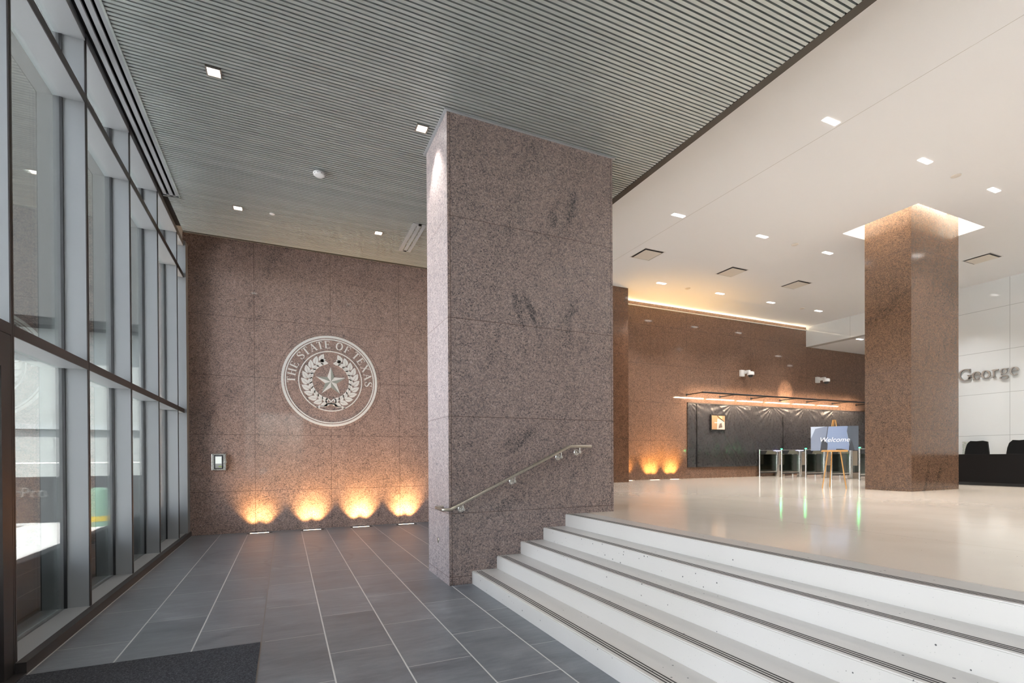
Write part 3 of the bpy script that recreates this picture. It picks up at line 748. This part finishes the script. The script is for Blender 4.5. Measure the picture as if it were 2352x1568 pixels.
# ------------------------------------------------------------------ picture light bar over the black sheeting
pl = thing('light_bar', (12.42, YB, 3.62), 'long black light bar on thin arms above the black sheeting', 'wall light')
YA, ZA = 12.27, 3.62
MB().tube([(12.40, YA, ZA), (22.4, YA, ZA)], .028, 12).build('pipe', M['black_metal'], pl, True)
for i in range(7):
    ax = 12.42+1.528*i
    ar = MB().tube([(ax, YB-.01, ZA), (ax, YA, ZA)], .015, 8).build('arm', M['black_metal'], pl, True)
    MB().lathe((ax, YB, ZA), [(.045, 0), (.045, .012), (.03, .02)], axis=(0, -1, 0), n=16).build('wall_plate', M['black_metal'], ar, True)
    if i < 6:
        MB().box(ax+.03, ax+1.46, YA+.026, YA+.034, ZA-.013, ZA+.013).build('led_strip', M['lens_warm'], pl)
        lamp('AREA', 'bar_glow', (ax+.75, YA+.04, ZA), 30, (1, .76, .53), pl, (0, .85, -.5), shape='RECTANGLE', size=1.4, size_y=.03, spread=math.radians(130))
lamp('SPOT', 'bar_spot', (17.3, YA+.05, ZA+.0), 90, (1, .76, .53), pl, (0, .7, .25), spot_size=math.radians(62), spot_blend=.35, shadow_soft_size=.02)

# black plastic sheeting
def sheet():
    x0, x1, z0, z1 = 12.43, 22.3, 1.165, 3.345; nx, nz = 400, 92
    pins = [12.45, 14.55, 16.6, 18.4, 20.2, 22.]
    m = MB(); vs = []
    for j in range(nz+1):
        row = []
        for i in range(nx+1):
            x = x0+(x1-x0)*i/nx; z = z0+(z1-z0)*j/nz; h = 0.
            for k, px in enumerate(pins):
                dx, dz = x-px, z1+.05-z; r = math.hypot(dx, dz)+.05; a = math.atan2(dx, dz)
                h += .016*math.sin(a*(17+3*(k % 3))+k*1.7+1.2*noise.noise((r*.8, k*3., 0)))*math.exp(-r*1.1)*min(1., r*2.)
            h += .020*noise.noise((x*.9-z*.6, z*1.1, 3.))+.012*noise.noise((x*2.2+z*1.6, z*.9, 7.))+.007*noise.noise((x*6-z*4, z*3, 1.))
            c_ = abs(noise.noise((x*1.7+z*1.3, z*.8+x*.35, 11.))); h += .012*max(0, 1-c_*9)
            edge = min(1., (x-x0)/.06, (z-z0)/.06, (z1-z)/.03)
            row.append(m.bm.verts.new((x, YB-.035-max(-.02, h)*max(edge, 0)-.0, z)))
        vs.append(row)
    for j in range(nz):
        for i in range(nx): m.bm.faces.new((vs[j][i], vs[j][i+1], vs[j+1][i+1], vs[j+1][i]))
    # returns to the wall so that the sheet has edges
    for a, b in ((vs[0], 1), (vs[nz], 1)):
        back = [m.bm.verts.new((v.co.x, YB-.004, v.co.z)) for v in a]
        for i in range(nx): m.bm.faces.new((a[i], a[i+1], back[i+1], back[i]))
    a = [r[0] for r in vs]; back = [m.bm.verts.new((v.co.x, YB-.004, v.co.z)) for v in a]
    for i in range(nz): m.bm.faces.new((a[i], a[i+1], back[i+1], back[i]))
    return m.build('plastic_sheeting', M['sheet'], ps, True)
ps = thing('plastic_sheeting', (16.0, YB-.03, 2.2), 'wrinkled black plastic sheeting covering an opening in the brown lobby wall', 'plastic sheet')
s_ = sheet(); s_.name = 'sheet'
MB().box(12.43, 22.3, YB-.05, YB, 3.33, 3.36).build('top_batten', M['black_metal'], ps)
MB().box(12.815, 12.84, YB-.062, YB-.035, 1.17, 3.33).build('tape_seam', M['black_metal'], ps)
MB().box(17.10, 17.12, YB-.062, YB-.035, 1.2, 3.0).build('tape_seam', M['black_metal'], ps)
fr = thing('framed_notice', (13.77, YB-.1, 2.7), 'small square brown notice with dark frame on the black sheeting', 'framed picture')
YF = YB-.085
MB().box(13.43, 14.12, YF, YF+.03, 2.43, 2.98).build('frame', M['black_metal'], fr)
MB().box(13.47, 14.08, YF-.004, YF+.001, 2.465, 2.945).build('picture', plain('tan_print', (.36, .22, .12), .5), fr)
FP = lambda a, b, d: Vector((13.47+a*.61, YF-d, 2.465+b*.48))
MB().poly([(.38, 0), (.98, 0), (1, .12), (.96, .58), (.42, .80), (.40, .5)], FP, .003, .006).build('print_shapes', plain('pale_print', (.55, .48, .44), .5), fr)
MB().poly([(.52, .1), (.80, .16), (.74, .48), (.6, .42), (.55, .28)], FP, .005, .008).build('print_shapes', plain('dark_brown_print', (.12, .09, .075), .5), fr)
MB().poly([(.38, .98), (.46, .98), (.96, .60), (.90, .56)], FP, .005, .008).build('print_shapes', plain('dark_brown_band', (.07, .055, .04), .5), fr)
MB().poly([(.55, .97), (.78, .97), (.80, .74), (.5, .92)], FP, .004, .007).build('print_shapes', plain('peach_print', (.62, .42, .25), .5), fr)
m = MB(); xx = .20
for w_, h_ in ((.05, .08), (.035, .05), (.04, .055), (.03, .06), (.045, .05), (.035, .055), (.04, .05), (.03, .07), (.045, .05), (.04, .055), (.04, .05)):
    m.poly([(xx, .455), (xx+w_*.86, .455), (xx+w_*.86, .455+h_), (xx, .455+h_)], FP, .008, .011); xx += w_+.004
m.build('print_words', plain('white_print', (.85, .82, .80), .5), fr)

# security cameras
c0 = None
for x, lab in ((14.91, 'white security camera on the brown wall left of the bright pool of light'), (19.04, 'white security camera on the brown wall right of the bright pool of light')):
    if c0 is None:
        y, z = YB, 4.5
        c0 = thing('security_camera', (x, y, z), lab, 'security camera', 'security cameras on the brown wall')
        MB().box(x-.02, x+.16, y-.09, y, z-.11, z+.12).bevel(.01).build('wall_box', M['white_plastic'], c0)
        MB().obox((x+.10, y-.30, z-.02), (1, 0, 0), (0, 1, 0), (0, 0, 1), .10, .24, .11).bevel(.008).build('arm', M['white_plastic'], c0)
        b_ = MB().lathe((x+.15, y-.34, z+.03), [(.05, 0), (.115, -.02), (.12, -.12), (.10, -.13)]).build('dome_housing', M['white_plastic'], c0, True)
        MB().lathe((x+.15, y-.34, z-.10), [(.085, 0), (.08, -.035), (.05, -.075), (.01, -.085)]).build('dome', M['dark_plastic'], b_, True)
    else: dup(c0, (x, YB, 4.5), lab)

# ------------------------------------------------------------------ gates
t0_ = None
gl_ = [(12.90, 'glass and steel entry gate at the left end of the row, nearest the brown wall'), (12.01, 'glass and steel entry gate second from the brown wall, first with a green light'), (11.12, 'glass and steel entry gate with a green light just left of the easel'), (10.26, 'glass and steel entry gate standing behind the easel'), (9.41, 'glass and steel entry gate with a green light beside the lit column')]
XT = 15.79
for i, (y, lab) in enumerate(gl_):
    if t0_ is None:
        t0_ = thing('entry_gate', (XT, y, ZF), lab, 'turnstile', 'row of glass entry gates')
        MB().cyl((XT, y, ZF), (XT, y, ZF+.975), .027, 16).build('front_post', M['steel'], t0_, True)
        MB().lathe((XT, y, ZF), [(.075, 0), (.075, .006), (.03, .010)], n=20).build('foot_plate', M['steel'], t0_, True)
        MB().box(XT+.02, XT+.86, y-.014, y+.014, ZF+.94, ZF+.965).build('top_rail', M['steel'], t0_)
        MB().box(XT+.03, XT+.86, y-.006, y+.006, ZF+.20, ZF+.80).build('glass_panel', M['glass_gate'], t0_)
        MB().box(XT+.02, XT+.86, y-.014, y+.014, ZF+.155, ZF+.19).build('bottom_rail', M['steel'], t0_)
        MB().box(XT+.02, XT+.86, y-.018, y+.018, ZF+.12, ZF+.15).build('dark_rail', M['black_metal'], t0_)
        fn = lambda a, b, d, y=y: Vector((XT+a, y+d, ZF+b))
        MB().poly([(.03, .935), (.36, .935), (.26, .815), (.03, .815)], fn, -.03, .03).build('reader_wedge', M['dark_plastic'], t0_)
        MB().poly([(.36, .935), (.84, .935), (.84, .815), (.27, .815)], fn, -.022, .022).build('reader_panel', plain('olive_steel_panel', (.30, .29, .22), .35, .6), t0_)
        pi_ = MB().box(XT+.86, XT+.99, y-.055, y+.055, ZF, ZF+.93).bevel(.012).build('pillar', M['steel'], t0_, True)
        MB().box(XT+.80, XT+1.06, y-.06, y+.06, ZF+.93, ZF+.952).build('light_band', M['led_violet'], pi_)
        MB().cyl((XT+.925, y, ZF+.05), (XT+.925, y-.08, ZF+.05), .02, 10).build('foot', M['steel'], pi_)
        MB().box(XT+.97, XT+1.30, y-.03, y+.03, ZF, ZF+.17).build('pedestal', plain('tan_steel_pedestal', (.32, .26, .20), .4, .5), t0_)
        MB().box(XT+1.0, XT+1.75, y-.006, y+.006, ZF+.20, ZF+.88).build('glass_panel', M['glass_gate'], t0_)
        MB().box(XT+1.02, XT+1.28, y-.025, y+.025, ZF+.42, ZF+.90).build('flap', plain('tan_flap_cover', (.42, .35, .27), .4, .5), t0_)
        MB().box(XT+1.0, XT+1.75, y-.016, y+.016, ZF+.13, ZF+.18).build('bottom_rail', M['steel'], t0_)
        MB().cyl((XT+1.78, y, ZF), (XT+1.78, y, ZF+.97), .03, 14).build('rear_post', M['steel'], t0_, True)
        d = t0_
        MB().lathe((XT, y, ZF+.97), [(.027, 0), (.027, .012), (.02, .018)], n=14).build('post_cap', M['steel'], t0_, True)
    else: d = dup(t0_, (XT, y, ZF), lab)
    if i in (1, 2, 4):
        for ch in list(d.children):
            if ch.name.startswith('post_cap'): bpy.data.objects.remove(ch)
        MB().lathe((XT, y, ZF+.975), [(.030, 0), (.034, .012), (.030, .026), (.01, .032)], n=16).build('green_light', M['led_green'], d, True)
        lamp('POINT', 'green_glow', (XT-.05, y, ZF+1.0), 1.2, (.05, 1, .25), d, shadow_soft_size=.02)

# ------------------------------------------------------------------ easel and welcome board
A_, B_ = Vector((11.34, 7.582, ZF)), Vector((11.649, 7.23, ZF)); hd = (B_-A_).normalized(); nrm = Vector((hd.y, -hd.x, 0))
if nrm.dot(Vector((11.5, 7.4, 0))) > 0: nrm = -nrm                     # towards the camera
mid = (A_+B_)/2
es = thing('easel', (mid.x, mid.y, ZF), 'light oak folding easel on three legs holding the welcome board', 'easel')
ap = Vector((11.497, 7.405, 2.36))
def leg(a, b, r=.012): return MB().tube([a, b], r, 8)
back = -nrm
for s_, foot in ((-1, A_), (1, B_)): leg(foot, ap+hd*.025*s_+back*.02, .0125).build('front_leg', M['wood'], es)
leg(mid+back*.62, ap+back*.03, .0125).build('rear_leg', M['wood'], es)
tz = ZF+.872
MB().obox(Vector((mid.x, mid.y, tz-.028))-hd*.255+nrm*.0, hd, nrm, (0, 0, 1), .51, .05, .026).build('tray', M['wood'], es)
MB().obox(Vector((mid.x, mid.y, tz-.028))-hd*.255+nrm*.045, hd, nrm, (0, 0, 1), .51, .008, .04).build('tray_lip', M['wood'], es)
bd = thing('welcome_board', (mid.x, mid.y, tz), 'wide welcome board printed with a blue glass tower, resting on the easel', 'sign')
O = Vector((mid.x, mid.y, tz))+nrm*.008
BW, BH = .93, .555
FB = lambda a, b, d: O+hd*(a-.5)*BW+Vector((0, 0, 1))*b*BH+nrm*(d+.012)
MB().obox(O-hd*BW/2, hd, nrm, (0, 0, 1), BW, .012, BH).build('panel', plain('pale_sky_print', (.46, .52, .62), .35), bd)
def m_tower(name, c0_, c1_, s1, s2, dark=.0):
    m = Mat(name); v, x, y, z = m.pos()
    n = m.T.nodes.new('ShaderNodeTexCoord'); g = m.T.nodes.new('ShaderNodeSeparateXYZ'); m.T.links.new(n.outputs['Generated'], g.inputs[0])
    h_ = (S(m.T, g.outputs[0])-S(m.T, g.outputs[1]))*.5; zz = S(m.T, g.outputs[2])
    a = (zz*s1).mod(1.).lt(.3); b = ((h_-zz*dark)*s2).mod(1.).lt(.3)
    m.set(color=m.mix(a.max(b)*.55, c0_, c1_), rough=.35); return m.mat
t_mid = m_tower('blue_tower_face', (.20, .26, .40), (.13, .17, .28), 26, 22)
t_left = m_tower('blue_tower_ribs', (.30, .35, .46), (.05, .06, .10), 0.01, 11, .28)
t_dark = m_tower('dark_tower_face', (.045, .055, .075), (.075, .09, .11), 14, 9, -.4)
MB().poly([(.0, .0), (.0, .50), (.095, .91), (.31, 1.), (.37, 1.), (.33, .52), (.22, .0)], FB, 0, .002).build('print_tower', t_left, bd)
MB().poly([(.36, 0), (.33, .55), (.375, 1.), (.78, 1.), (.76, .75), (.80, .3), (.82, 0)], FB, .001, .003).build('print_tower', t_mid, bd)
MB().poly([(.76, .8), (.78, 1.), (1., 1.), (1., 0), (.82, 0), (.81, .25)], FB, .001, .003).build('print_tower', t_dark, bd)
dk = plain('black_blue_print', (.018, .02, .028), .4)
MB().poly([(.2, 0), (.24, .5), (.36, .30), (.35, 0)], FB, .003, .005).poly([(.80, 0), (.81, .22), (.86, .44), (.92, 0)], FB, .003, .005).poly([(.36, 1.), (.375, 1.), (.335, .5), (.32, .5)], FB, .003, .005).poly([(.53, 0), (.54, .07), (.65, .07), (.78, .02), (.78, 0)], FB, .003, .005).build('print_shadow', dk, bd)
def text_mesh(name, body, size, fn, mat, parent, shear=0., ext=.001, center=True):
    cu = bpy.data.curves.new(name, 'FONT'); cu.body = body; cu.size = size; cu.shear = shear; cu.extrude = ext; cu.align_x = 'CENTER' if center else 'LEFT'
    to = bpy.data.objects.new(name, cu); COL.objects.link(to)
    dg = bpy.context.evaluated_depsgraph_get(); me = bpy.data.meshes.new_from_object(to.evaluated_get(dg)); bpy.data.objects.remove(to)
    off = Vector((0, 0, 0)); q = parent
    while q is not None: off += q.location; q = q.parent
    for v in me.vertices: v.co = fn(v.co.x, v.co.y, v.co.z)-off
    me.materials.clear(); me.materials.append(mat); me.name = name
    o = bpy.data.objects.new(name, me); COL.objects.link(o); o.parent = parent; return o
text_mesh('print_words', 'Welcome', .150, lambda x, y, z: O+hd*(x-.005)*1.0+Vector((0, 0, .362*BH+y))+nrm*(.019+z), plain('white_lettering', (.85, .86, .88), .4), bd, .28)

# ------------------------------------------------------------------ reception desk, chairs, lettering
dk_ = thing('reception_desk', (15.62, 4, ZF), 'long charcoal reception desk at the right edge in front of the white glass wall', 'desk')
MB().box(15.62, 16.35, .5, 8.9, ZF+.075, 1.553).bevel(.004, 1).build('counter', M['desk'], dk_)
MB().box(15.66, 16.3, .55, 8.85, ZF, ZF+.075).build('plinth', plain('black_plinth', (.008, .008, .008), .5), dk_)
def chair(y, lab):
    t = thing('task_chair', (17.2, y, ZF), lab, 'chair', 'black task chairs behind the desk')
    f = lambda a, b, d: Vector((17.2+d+.10*a*a*4*0, y+a, ZF+b))
    prof = [(-.27, .62), (-.255, .80), (-.235, .94), (-.20, 1.06), (-.13, 1.135), (0, 1.125), (.13, 1.135), (.235, 1.105), (.25, .95), (.265, .80), (.26, .62)]
    m = MB().poly([(-a, b) for a, b in prof], f, -.03, .03)
    m.build('backrest', M['fabric'], t, True)
    MB().box(16.72, 17.2, y-.25, y+.25, ZF+.44, ZF+.53).bevel(.03, 3).build('seat', M['fabric'], t, True)
    MB().cyl((16.97, y, ZF+.08), (16.97, y, ZF+.44), .03, 12).build('gas_lift', M['black_metal'], t)
    MB().box(17.17, 17.21, y-.04, y+.04, ZF+.46, ZF+.75).build('back_bracket', M['black_metal'], t)
    m = MB()
    for i in range(5):
        a = 2*PI*i/5; m.tube([(16.97, y, ZF+.09), (16.97+.3*math.cos(a), y+.3*math.sin(a), ZF+.06)], [.028, .018], 8)
    m.build('star_base', M['black_metal'], t)
    for i in range(5):
        a = 2*PI*i/5; MB().lathe((16.97+.3*math.cos(a), y+.3*math.sin(a)-.02, ZF+.03), [(.03, 0), (.03, .04)], axis=(0, 1, 0), n=12).build('caster', M['black_metal'], t)
chair(7.19, 'black task chair behind the desk right next to the lit column')
chair(6.31, 'black task chair behind the desk cut off by the right edge')
wb = thing('steel_wall_box', (XR, 7.6, 1.7), 'stainless steel box on the white glass wall behind a task chair', 'wall box')
MB().box(XR-.12, XR, 7.48, 8.02, 1.45, 1.93).bevel(.006, 1).build('housing', M['steel'], wb)
MB().box(XR-.126, XR-.118, 7.52, 7.56, 1.47, 1.90).build('hinge', M['steel_warm'], wb)
wt = thing('wall_lettering', (XR, 7.5, 3.85), 'grey metal letters spelling a first name on the white glass wall', 'lettering')
for ch, y, sc_ in (('G', 7.985, 1), ('e', 7.722, 1), ('o', 7.505, 1), ('r', 7.30, 1), ('g', 7.105, 1), ('e', 6.885, 1)):
    h_ = .335
    fn = lambda a, b, d, y=y: Vector((XR-.02-d, y-a*h_*1.0, 3.745+b*h_))
    m = MB(); put_glyph(m, ch, fn, .0, .03)
    m.build('letter', M['letter'], wt)
    m = MB(); put_glyph(m, ch, lambda a, b, d, y=y: Vector((XR-.001-d, y-a*h_, 3.745+b*h_)), .004, .019)
    m.build('letter_back', M['letter_edge'], wt)

# ------------------------------------------------------------------ outside
m_pave = Mat('concrete_pavement')
def _pv():
    m = m_pave; v, x, y, z = m.pos(); n = m.noise(v, 2.5, 4); j = (y.mod(1.5).lt(.012)).max(x.mod(1.5).lt(.012))
    m.set(color=m.mix(j, m.cramp(n, [(.3, (.56, .56, .55)), (.7, (.66, .66, .65))]), (.35, .35, .35)), rough=.8); return m.mat
o = box('ground', _pv(), -5.6, XG-.04, -60, 60, -.3, -.02); struct(o, 'concrete pavement outside the window wall', 'pavement')
o = box('street', plain('pale_concrete_street', (.52, .53, .54), .85), -60, -5.6, -60, 60, -.4, -.14); struct(o, 'pale concrete street beyond the pavement', 'street')
nb = thing('neighbouring_building', (-14, 21, 0), 'pale neighbouring building with glazed ground floor seen through the window wall', 'building')
def _nbw():
    m = Mat('grey_stone_cladding'); v, x, y, z = m.pos(); n = m.noise(v, 30, 3)
    m.set(color=m.cramp(n, [(.3, (.035, .034, .035)), (.7, (.055, .053, .053))]), rough=.7); return m.mat
stone = _nbw()
MB().box(-40, -2.0, 21, 30, 6.1, 26).build('upper_wall', stone, nb)
MB().box(-40, -2.0, 21.6, 30, 0, 6.1).build('lower_wall', plain('white_panel_storefront', (.27, .28, .28), .3), nb)
MB().box(-40, -2.0, 20.95, 21.6, 5.9, 6.15).build('cornice', M['desk'], nb)
MB().box(-40, -2.0, 21.45, 21.6, 2.55, 2.72).build('transom', M['frame_grey'], nb)
m = MB()
for i in range(9): m.box(-2.6-1.9*i-.12, -2.6-1.9*i, 21.4, 21.6, 0, 5.9)
m.build('storefront_mullions', M['frame_grey'], nb)
MB().box(-40, -2.0, 21.35, 21.6, 0, .35).build('base_course', M['desk'], nb)
pw = box('planter_wall', plain('dark_grey_concrete', (.06, .06, .062), .7), -2.32, -2.2, 3.6, 20., -.02, .60); tag(pw, 'low dark curb wall running along outside the window glass', 'low wall')
bn = thing('fence_banner', (-6.2, 16, 0), 'dark construction banner with pale letters outside the first window bay', 'banner')
MB().box(-9.2, -2.4, 16.0, 16.04, .0, 1.12).build('banner_cloth', plain('charcoal_banner', (.022, .022, .025), .6), bn)
for x in (-9.1, -6.45, -4.6, -2.5): MB().cyl((x, 16.07, -.02), (x, 16.07, 1.5), .03, 10).build('post', M['steel'], bn)
MB().cyl((-9.2, 16.07, 1.45), (-2.4, 16.07, 1.45), .025, 10).build('top_rail', M['white_plastic'], bn)
text_mesh('print_words', 'rPro', .36, lambda x, y, z: Vector((-5.65+x, 15.995-z, .62+y)), plain('pale_banner_letters', (.10, .10, .10), .6), bn, 0., .001)
br = thing('safety_barrel', (-4.0, 14.8, -.02), 'pale green safety barrel with yellow band outside the first window bay', 'barrel')
MB().lathe((-4.0, 14.8, -.02), [(.26, 0), (.26, .3), (.24, .7), (.2, .85), (.08, .9)]).build('drum', plain('pale_green_plastic', (.10, .17, .13), .5), br, True)
MB().lathe((-4.0, 14.8, .10), [(.265, 0), (.265, .12)]).build('band', plain('yellow_band', (.3, .22, .02), .5), br, True)
tp = MB()
def tarp():
    m = MB(); n = 18; vs = []
    for j in range(n+1):
        row = []
        for i in range(n+1):
            a, b = i/n*2-1, j/n*2-1
            h_ = max(0, 1-a*a)*max(0, 1-b*b); 
            row.append(m.bm.verts.new((-3.3+a*.6, 17.5+b*.8, -.02+1.15*h_**.5+.08*noise.noise((a*3, b*3, 2.)))))
        vs.append(row)
    for j in range(n):
        for i in range(n): m.bm.faces.new((vs[j][i], vs[j][i+1], vs[j+1][i+1], vs[j+1][i]))
    return m.build('covered_pile', plain('pale_tarpaulin', (.16, .20, .18), .45), None, True)
tag(tarp(), 'pale tarpaulin heaped over a pile outside the third window bay', 'tarpaulin')

# ------------------------------------------------------------------ daylight
w = bpy.data.worlds.new('world'); sc.world = w; w.use_nodes = True; T = w.node_tree
sky = T.nodes.new('ShaderNodeTexSky'); sky.sky_type = 'NISHITA'; sky.sun_disc = False
sky.sun_elevation = math.radians(58); sky.sun_rotation = math.radians(180); sky.air_density = 1.0; sky.dust_density = 2.5; sky.ozone_density = 1.0
bg = T.nodes['Background']; hs = T.nodes.new('ShaderNodeHueSaturation'); hs.inputs['Saturation'].default_value = .35; T.links.new(sky.outputs[0], hs.inputs['Color']); T.links.new(hs.outputs[0], bg.inputs[0]); bg.inputs[1].default_value = 2.4
lamp('SUN', 'sun', (-10, -10, 30), 70., (1, .95, .88), None, (-.025, .50, -.86), angle=math.radians(.6))

# ------------------------------------------------------------------ render look
sc.view_settings.view_transform = 'Standard'; sc.view_settings.look = 'None'; sc.view_settings.gamma = 1.; sc.view_settings.use_curve_mapping = False
sc.view_settings.exposure = 0.
cy = sc.cycles
cy.use_denoising = True
try: cy.denoiser = 'OPENIMAGEDENOISE'
except Exception: pass
cy.max_bounces = 8; cy.diffuse_bounces = 5; cy.glossy_bounces = 4; cy.transparent_max_bounces = 16; cy.transmission_bounces = 4
cy.sample_clamp_indirect = 6.; cy.caustics_reflective = False; cy.caustics_refractive = False
